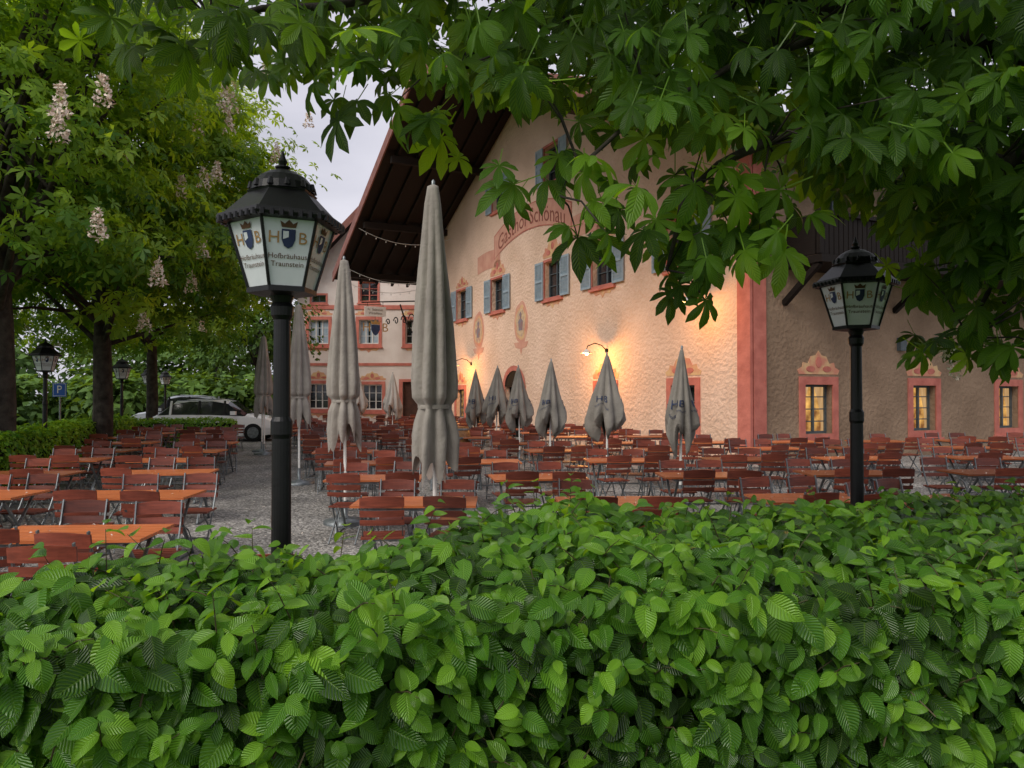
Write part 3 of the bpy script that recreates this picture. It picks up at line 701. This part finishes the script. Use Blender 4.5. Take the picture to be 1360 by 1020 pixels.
vs=[p for r_ in prof for p in r_]; fs=[(i*8+j,i*8+j+1,(i+1)*8+j+1,(i+1)*8+j) for i in range(len(xs)-1) for j in range(7)]
m.add(vs,fs,0); m.build('interior',[M_core],HG)
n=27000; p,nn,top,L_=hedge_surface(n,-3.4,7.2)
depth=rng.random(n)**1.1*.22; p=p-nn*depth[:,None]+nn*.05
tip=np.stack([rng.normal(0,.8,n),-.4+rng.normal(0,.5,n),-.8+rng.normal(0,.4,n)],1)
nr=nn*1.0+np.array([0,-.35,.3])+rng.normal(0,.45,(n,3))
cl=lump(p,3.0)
tone=np.clip(.44+cl*.4+rng.normal(0,.24,n)-depth*2.2+L_*2.2,0,1)  # deep and hollow leaves darkened: shade of the gaps put into leaf colour
tp=[leaf_tpl(8,.3,.22,.30),leaf_tpl(8,.5,.35,.29,curl=.08),leaf_tpl(8,.15,.12,.33,curl=-.06),leaf_tpl(8,.4,-.08,.28),leaf_tpl(8,.35,.5,.31,curl=-.1)]
scatter('foliage',tp,p,frames(nr,tip),rng.uniform(.06,.13,n),tone,M_hedge,HG)
ns=800; p,nn,top,_=hedge_surface(ns*3,-3.2,7); k=np.where(p[:,2]>.45)[0][:ns]; P_=[];T_=[];N_=[];S_=[];C_=[]; ms=MB()
for i in k:
    b=Vector(p[i]); d=Vector((random.gauss(0,.5),random.gauss(-.3,.45),random.uniform(.2,1.0))).normalized(); ln=random.uniform(.06,.22)
    e=b+d*ln+Vector((0,0,-.02)); ms.tube([b-d*.1,b,b+d*ln*.6,e],[.003,.0025,.002,.001],4,0)
    nl=int(ln/.035)+2; sd=d.cross(Vector((random.gauss(0,1),random.gauss(0,1),.2))).normalized()
    for j in range(nl):
        q=b+d*ln*(j/(nl-1)); s=1 if j%2 else -1
        t=(sd*s*1.0+d*.6+Vector((0,0,-.3))) if j<nl-1 else d
        P_.append(q);T_.append(t);N_.append(d+Vector((random.gauss(0,.25),-.3,.5)));S_.append(random.uniform(.06,.11)*(1-.3*j/nl)); C_.append(random.uniform(.5,1))
ms.build('shoots',[mat('twig',(.08,.06,.03),(.05,.05,.02))],HG)
scatter('shoot_leaves',tp,np.array(P_),frames(np.array(N_),np.array(T_)),np.array(S_),np.array(C_),M_hedge,HG)

# ------------------------------------------------------------------ side hedges
def box_hedge(name,pts,w,h,dens):
    H_=empty(name); mb=MB(); PP=[];NN=[]
    for (a,b) in zip(pts[:-1],pts[1:]):
        a=np.array(a,float);b=np.array(b,float); d=b-a; ln=np.linalg.norm(d); d/=ln; s=np.array([-d[1],d[0]])
        n=int(dens*ln*(w+2*h)); t=rng.uniform(0,ln,n); q=rng.uniform(0,w+2*h,n)
        off=np.clip(q-h,0,w)-w/2; z=np.where(q<h,q,np.where(q>h+w,2*h+w-q,h)); nx=np.where(q<h,-1,np.where(q>h+w,1,0)); nz=np.where((q>=h)&(q<=h+w),1,.3)
        xy=a+d*t[:,None]+s*off[:,None]; p=np.column_stack([xy,z]); nv=np.column_stack([s[None]*nx[:,None],nz])
        p+=nv*(lump(p,1.8)*.08+rng.uniform(-.06,.05,n))[:,None]; PP.append(p);NN.append(nv)
        c=[a-s*(w/2-.1),b-s*(w/2-.1),b+s*(w/2-.1),a+s*(w/2-.1)]
        mb.add([(*x,0) for x in c]+[(*x,h-.1) for x in c],[(0,1,5,4),(1,2,6,5),(2,3,7,6),(3,0,4,7),(4,5,6,7)],0)
    mb.build('interior',[M_core],H_)
    p=np.vstack(PP);nv=np.vstack(NN);n=len(p)
    scatter('foliage',[quad_leaf()],p,frames(nv+rng.normal(0,.5,(n,3))+[0,0,.4],rng.normal(0,1,(n,3))+[0,0,-.6]),rng.uniform(.07,.13,n),np.clip(.45+lump(p,1.5)*.4+rng.normal(0,.2,n),0,1),M_hsmall,H_,False)
box_hedge('boundary_hedge',[(-6.4,5.5),(-8.9,13),(-10.1,17),(-12.0,23)],.9,.98,400)
box_hedge('boundary_hedge',[(-12.2,23.6),(-8.9,24.2)],.8,.86,400)

# ------------------------------------------------------------------ trees
def unit(n): v=rng.normal(size=(n,3)); return v/np.linalg.norm(v,axis=1,keepdims=True)
def crown(c,rad,ncl,per,cr,inner=.5,bottom=-1):
    u=unit(ncl*2); u=u[u[:,2]>bottom][:ncl]; r=rng.uniform(inner,1,len(u))**.6*(1+lump(u,2.5)*.25)
    cc=np.array(c)+u*r[:,None]*np.array(rad); P=[];Nn=[];C=[]
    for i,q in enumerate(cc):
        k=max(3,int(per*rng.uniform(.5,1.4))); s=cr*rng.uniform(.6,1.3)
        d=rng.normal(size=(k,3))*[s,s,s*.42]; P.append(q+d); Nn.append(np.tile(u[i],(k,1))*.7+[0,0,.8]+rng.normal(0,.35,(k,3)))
        C.append(np.clip(.42+rng.normal(0,.13)+.25*u[i][2]+.35*d[:,2]/s+rng.normal(0,.1,k),0,1))  # leaf tone gets lighter towards the top of crown and clump
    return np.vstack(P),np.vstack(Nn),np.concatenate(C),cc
def tree(name,x,y,tr,h0,c,rad,ncl,per,cr,size,material,tpl,flowers=0,inner=.45,bottom=-.75,lean=0):
    E=empty(name); P,Nn,C,cc=crown(c,rad,ncl,per,cr,inner,bottom); n=len(P)
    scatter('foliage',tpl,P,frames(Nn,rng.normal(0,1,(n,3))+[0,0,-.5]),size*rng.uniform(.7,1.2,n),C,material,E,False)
    m=MB(); top=Vector((c[0],c[1],c[2]+rad[2]*.5)); b=Vector((x,y,0)); f=Vector((x+lean,y,h0))
    m.tube([b-Vector((0,0,.1)),b+Vector((0,0,.25)),b.lerp(f,.5)+Vector((.03,0,0)),f,f.lerp(top,.4),top],[tr*1.5,tr*1.1,tr,tr*.9,tr*.55,tr*.12],12,0)
    for q in cc[::max(1,len(cc)//42)]:
        q=Vector(q); s=f.lerp(top,random.uniform(0,.7)); mid=s.lerp(q,.5)+Vector((0,0,.35*random.uniform(-.5,1)))
        m.tube([s,mid,q],[tr*.3,tr*.16,tr*.04],6,0)
    m.build('trunk_and_limbs',[M_bark],E,True)
    if flowers:
        rel=(cc-np.array(c))/np.array(rad); fc=cc[(np.linalg.norm(rel,axis=1)>.86)&(rel[:,1]<.3)]; k=rng.choice(len(fc),min(len(fc),flowers),replace=False); fp=[]
        for q in fc[k]:
            t=rng.random(130); a=rng.uniform(0,6.28,130); r=.10*(1-t)+.02; out=(q-np.array(c)); out=out/np.linalg.norm(out)
            fp.append(q+out*cr*2.0+[0,0,cr*.2]+np.stack([r*np.cos(a),r*np.sin(a),t*.42],1))
        fp=np.vstack(fp); k=len(fp); scatter('blossom',[quad_leaf()],fp,frames(unit(k),unit(k)),np.full(k,.065),rng.random(k),M_flower,E,False)
    return cc
cl_=[chestnut_low(.25),chestnut_low(.45)]
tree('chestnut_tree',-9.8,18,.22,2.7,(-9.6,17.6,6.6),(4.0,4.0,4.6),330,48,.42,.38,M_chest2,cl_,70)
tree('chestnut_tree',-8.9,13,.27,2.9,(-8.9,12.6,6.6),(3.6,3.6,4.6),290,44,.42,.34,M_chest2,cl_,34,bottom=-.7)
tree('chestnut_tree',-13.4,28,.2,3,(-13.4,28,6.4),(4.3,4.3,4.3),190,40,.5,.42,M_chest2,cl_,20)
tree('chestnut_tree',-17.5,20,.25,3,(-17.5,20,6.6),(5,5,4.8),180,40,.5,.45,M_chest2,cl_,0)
tree('ash_tree',-12.8,38,.2,2.5,(-12.9,38,5.2),(2.3,2.3,3.0),90,60,.5,.3,M_far,[quad_leaf()],0)
PP=[];NN=[];CC=[]; m=MB()
for i in range(26):
    x=-75+i*3.1+rng.uniform(-1,1); y=rng.uniform(48,66); hh=rng.uniform(4,7)
    if x>-13: y+=14; hh*=.8
    P,Nn,C,cc=crown((x,y,hh*.62),(3.6,3,hh*.62),70,30,.7,.6,-1); PP.append(P);NN.append(Nn);CC.append(C*.8)
    m.tube([(x,y,0),(x,y,hh*.7)],[.2,.08],6,0)
for i in range(18):
    x=-48+i*2.1; y=rng.uniform(40,44)
    if x>-13.5: continue
    P,Nn,C,cc=crown((x,y,1.2),(1.6,1.3,1.5),40,26,.45,.6,-1); PP.append(P);NN.append(Nn);CC.append(C)
for i in range(9):
    x=24+i*5; y=rng.uniform(38,60); P,Nn,C,cc=crown((x,y,6),(4,4,5),70,30,.8,.6,-1); PP.append(P);NN.append(Nn);CC.append(C*.8)
P=np.vstack(PP);n=len(P)
DT=scatter('distant_trees',[quad_leaf()],P,frames(np.vstack(NN),rng.normal(size=(n,3))),rng.uniform(.35,.7,n),np.concatenate(CC),M_far,None,False)
m.build('trunks',[M_bark],DT)

# ------------------------------------------------------------------ overhanging chestnut (near)
NT=empty('overhanging_chestnut_tree')
# lower edge of the crown as a height over the ground plan (drooping skirt, rising towards the crown's far side)
zx=np.array([-2.2,-1.53,-1.1,-.68,-.27,.07,.3,.5,.75,1.09,1.43,1.77,2.04,2.4,3.2,5.0])
zz=np.array([3.25,3.16,3.26,3.12,3.08,3.02,3.0,2.98,2.84,2.80,2.76,2.62,2.34,2.2,2.1,2.2])
skirt=lambda x,y:np.interp(x,zx,zz)+.36*(y-3.5)
n=3600; x=rng.uniform(-1.9,5,n); y=rng.uniform(2.8,5.2,n); zl=skirt(x,y)
z=zl+.06+rng.random(n)**1.3*1.5
p=np.stack([x,y,z],1); keep=(lump(p,2.3)+rng.normal(0,.12,n)+np.clip((z-zl-.2),0,.7)*.5+np.clip(x,0,1)*.35>-.05)
keep&=~((x<-.2)&(z>zl+.85)&(rng.random(n)<.4))
P=[p[keep]]
sprays=[((-1.5,3.4,3.30),.13,5),((-.92,3.3,3.18),.13,5),((-.66,3.2,2.90),.13,8),((-.35,3.25,2.90),.13,8),((-.1,3.3,2.96),.12,6),
 ((.18,3.2,2.60),.11,6),((.34,3.25,2.54),.13,8),((.45,3.2,2.40),.11,6),((.55,3.3,2.68),.14,7),
 ((.78,3.3,2.50),.12,5),((.9,3.35,2.68),.15,8),((.80,3.3,2.24),.11,6),((.68,3.3,2.12),.09,4),((1.0,3.3,2.30),.12,8),((1.0,3.4,2.47),.15,9),
 ((1.2,3.6,2.55),.14,8),((1.18,3.7,2.42),.10,5),((1.65,3.9,2.84),.14,9),((2.2,3.9,2.50),.14,9),((2.22,3.85,2.3),.11,8),
 ((2.5,4.0,2.25),.17,11),((2.42,4.0,2.0),.12,8),((2.38,3.9,1.87),.10,5),((2.65,4.0,2.0),.15,10),((2.8,4.1,2.25),.2,12)]
for c,r,k in sprays: P.append(np.array(c)+rng.normal(size=(k,3))*[r,r*1.2,r*.62])
P=np.vstack(P)
gap=(P[:,0]>1.38)&(P[:,0]<2.08)&(P[:,1]<4.6)&(P[:,2]<2.60)
gap|=(P[:,0]<-.55)&(P[:,0]>-1.45)&(P[:,2]<3.0)&(P[:,0]<-.86)
P=P[~gap]; n=len(P)
nr=np.stack([rng.normal(-.1,.5,n),rng.normal(-.7,.45,n),rng.uniform(.2,.9,n)],1); tip=np.stack([rng.normal(0,.8,n),rng.normal(-.3,.5,n),rng.normal(-.9,.4,n)],1)
tp=[chestnut_tpl(5,.5,1,1),chestnut_tpl(5,.3,1,2),chestnut_tpl(5,.65,.95,3),chestnut_tpl(5,.2,1.05,4),chestnut_tpl(5,.8,.9,5)]
scatter('foliage',tp,P,frames(nr,tip),rng.uniform(.16,.30,n),np.clip(.42+lump(P,2)*.35+rng.normal(0,.24,n),0,1),M_chest,NT)
# upper crown
u=unit(7000); r=rng.uniform(.3,1,len(u))**.5; q=np.array([4.4,4.6,5.7])+u*r[:,None]*np.array([5.0,4.6,2.7])
zl=skirt(q[:,0],np.maximum(q[:,1],3.0))
q=q[(q[:,2]>np.maximum(zl+.25,3.2))&((q[:,1]>2.6)|(q[:,2]>4.2))&(lump(q,1.3)>-.5)]
k=len(q); scatter('upper_foliage',cl_,q,frames(np.stack([rng.normal(0,.5,k),rng.normal(-.3,.5,k),rng.uniform(.3,1,k)],1),rng.normal(0,1,(k,3))+[0,0,-.5]),rng.uniform(.2,.34,k),np.clip(.4+lump(q,2)*.3+rng.normal(0,.2,k),0,1),leafmat('chestnut_leaf_crown',(.014,.05,.007),(.10,.22,.018),.4,.45,False),NT,False)
m=MB(); T=Vector((5.4,4.9,0))
m.tube([T,T+Vector((0,0,.4)),T+Vector((-.1,0,1.8)),T+Vector((-.1,.1,3.4)),T+Vector((.1,.1,5)),T+Vector((.2,0,7.5))],[.42,.32,.28,.26,.18,.03],14,0)
S=Vector((5.3,5.0,3.0))
limbs=[([S,(3.9,4.6,3.45),(2.6,4.1,3.6),(1.2,3.9,3.75),(.1,3.8,3.75),(-.7,3.6,3.55),(-1.4,3.5,3.4)],.10),
 ([S,(3.6,4.4,3.0),(2.6,4.0,2.9),(1.9,3.8,2.9),(1.2,3.5,2.82),(.8,3.35,2.6),(.68,3.3,2.2)],.06),
 ([(1.9,3.8,3.5),(1.2,3.4,3.2),(.6,3.3,2.9),(.3,3.2,2.6),(.2,3.2,2.5)],.022),
 ([S,(4.0,4.4,2.7),(3.1,4.1,2.5),(2.6,4.0,2.3),(2.4,3.95,1.95)],.05),
 ([(.1,3.8,3.75),(-.2,3.4,3.15),(-.5,3.2,2.9)],.014),([(2.6,4.1,3.6),(1.8,4.6,4.0),(.6,4.6,4.3)],.06),([S,(4.2,5.5,4.0),(2.6,6,4.8)],.12)]
for pts,r in limbs:
    pts=[Vector(a) for a in pts]; q=[]
    for a,b in zip(pts[:-1],pts[1:]):
        for f in(0,.33,.66): q.append(a.lerp(b,f)+Vector((random.gauss(0,.015),random.gauss(0,.015),random.gauss(0,.015)+.04*math.sin(f*3.14))))
    q.append(pts[-1]); k=len(q); m.tube(q,[r*(1-.88*i/(k-1)) for i in range(k)],8,0)
allp=[Vector(a) for l,_ in limbs for a in l]
for i in rng.choice(n,400,replace=False):
    a=Vector(P[i]); b=min(allp,key=lambda s:(s-a).length)
    if (a-b).length<.9: m.tube([b,b.lerp(a,.5)+Vector((0,0,.05)),a],[.006,.0045,.0025],5,0)
m.build('trunk_and_limbs',[M_bark],NT,True)
fp=[]
for c in((2.33,4.0,1.86),(2.5,4.0,2.05),(2.75,4.3,2.05)):
    t=rng.random(90); a=rng.uniform(0,6.28,90); r=.045*(1-t)+.01; fp.append(np.array(c)+np.stack([r*np.cos(a)+t*.03,r*np.sin(a),-t*.18+.05],1))
fp=np.vstack(fp); k=len(fp); scatter('blossom',[quad_leaf()],fp,frames(unit(k),unit(k)),np.full(k,.022),rng.random(k),M_flower,NT,False)

# ------------------------------------------------------------------ light, sky, camera
sd=Vector((-.55,-.55,.75)).normalized()
w=D.worlds.new('World'); SC.world=w; w.use_nodes=True; nt=w.node_tree; L=nt.links; bg=nt.nodes['Background']
sk=nt.nodes.new('ShaderNodeTexSky'); sk.sky_type='NISHITA'; sk.sun_disc=False; sk.sun_elevation=math.asin(sd.z); sk.sun_rotation=math.atan2(sd.x,sd.y)
sk.dust_density=3
h=nt.nodes.new('ShaderNodeHueSaturation'); h.inputs['Saturation'].default_value=.25; L.new(sk.outputs[0],h.inputs['Color'])
tc=nt.nodes.new('ShaderNodeTexCoord'); mp=nt.nodes.new('ShaderNodeMapping'); mp.inputs['Scale'].default_value=(1,1,3); L.new(tc.outputs['Generated'],mp.inputs['Vector'])
n=nt.nodes.new('ShaderNodeTexNoise'); n.inputs['Scale'].default_value=2.2; n.inputs['Detail'].default_value=5; L.new(mp.outputs[0],n.inputs['Vector'])
r=nt.nodes.new('ShaderNodeValToRGB'); r.color_ramp.elements[0].position=.35; r.color_ramp.elements[1].position=.7
r.color_ramp.elements[0].color=(4.1,4.1,4.8,1); r.color_ramp.elements[1].color=(6.6,6.4,7.1,1); L.new(n.outputs['Fac'],r.inputs['Fac'])
mx=nt.nodes.new('ShaderNodeMix'); mx.data_type='RGBA'; mx.inputs['Factor'].default_value=.75; L.new(h.outputs[0],mx.inputs['A']); L.new(r.outputs[0],mx.inputs['B'])
L.new(mx.outputs['Result'],bg.inputs['Color']); bg.inputs['Strength'].default_value=.15
s=D.lights.new('sun','SUN'); s.energy=2.2; s.angle=math.radians(40); s.color=(1,.94,.84); so=D.objects.new('sun',s); COL.objects.link(so); so.rotation_euler=(-sd).to_track_quat('-Z','Y').to_euler()
c=D.cameras.new('camera'); co=D.objects.new('camera',c); COL.objects.link(co); co.location=(0,0,1.65); co.rotation_euler=(math.radians(90.86),0,0)
c.sensor_width=36; c.lens=26.47; c.clip_start=.05; c.clip_end=2000; SC.camera=co
SC.view_settings.view_transform='Standard'; SC.view_settings.look='None'; SC.view_settings.exposure=0
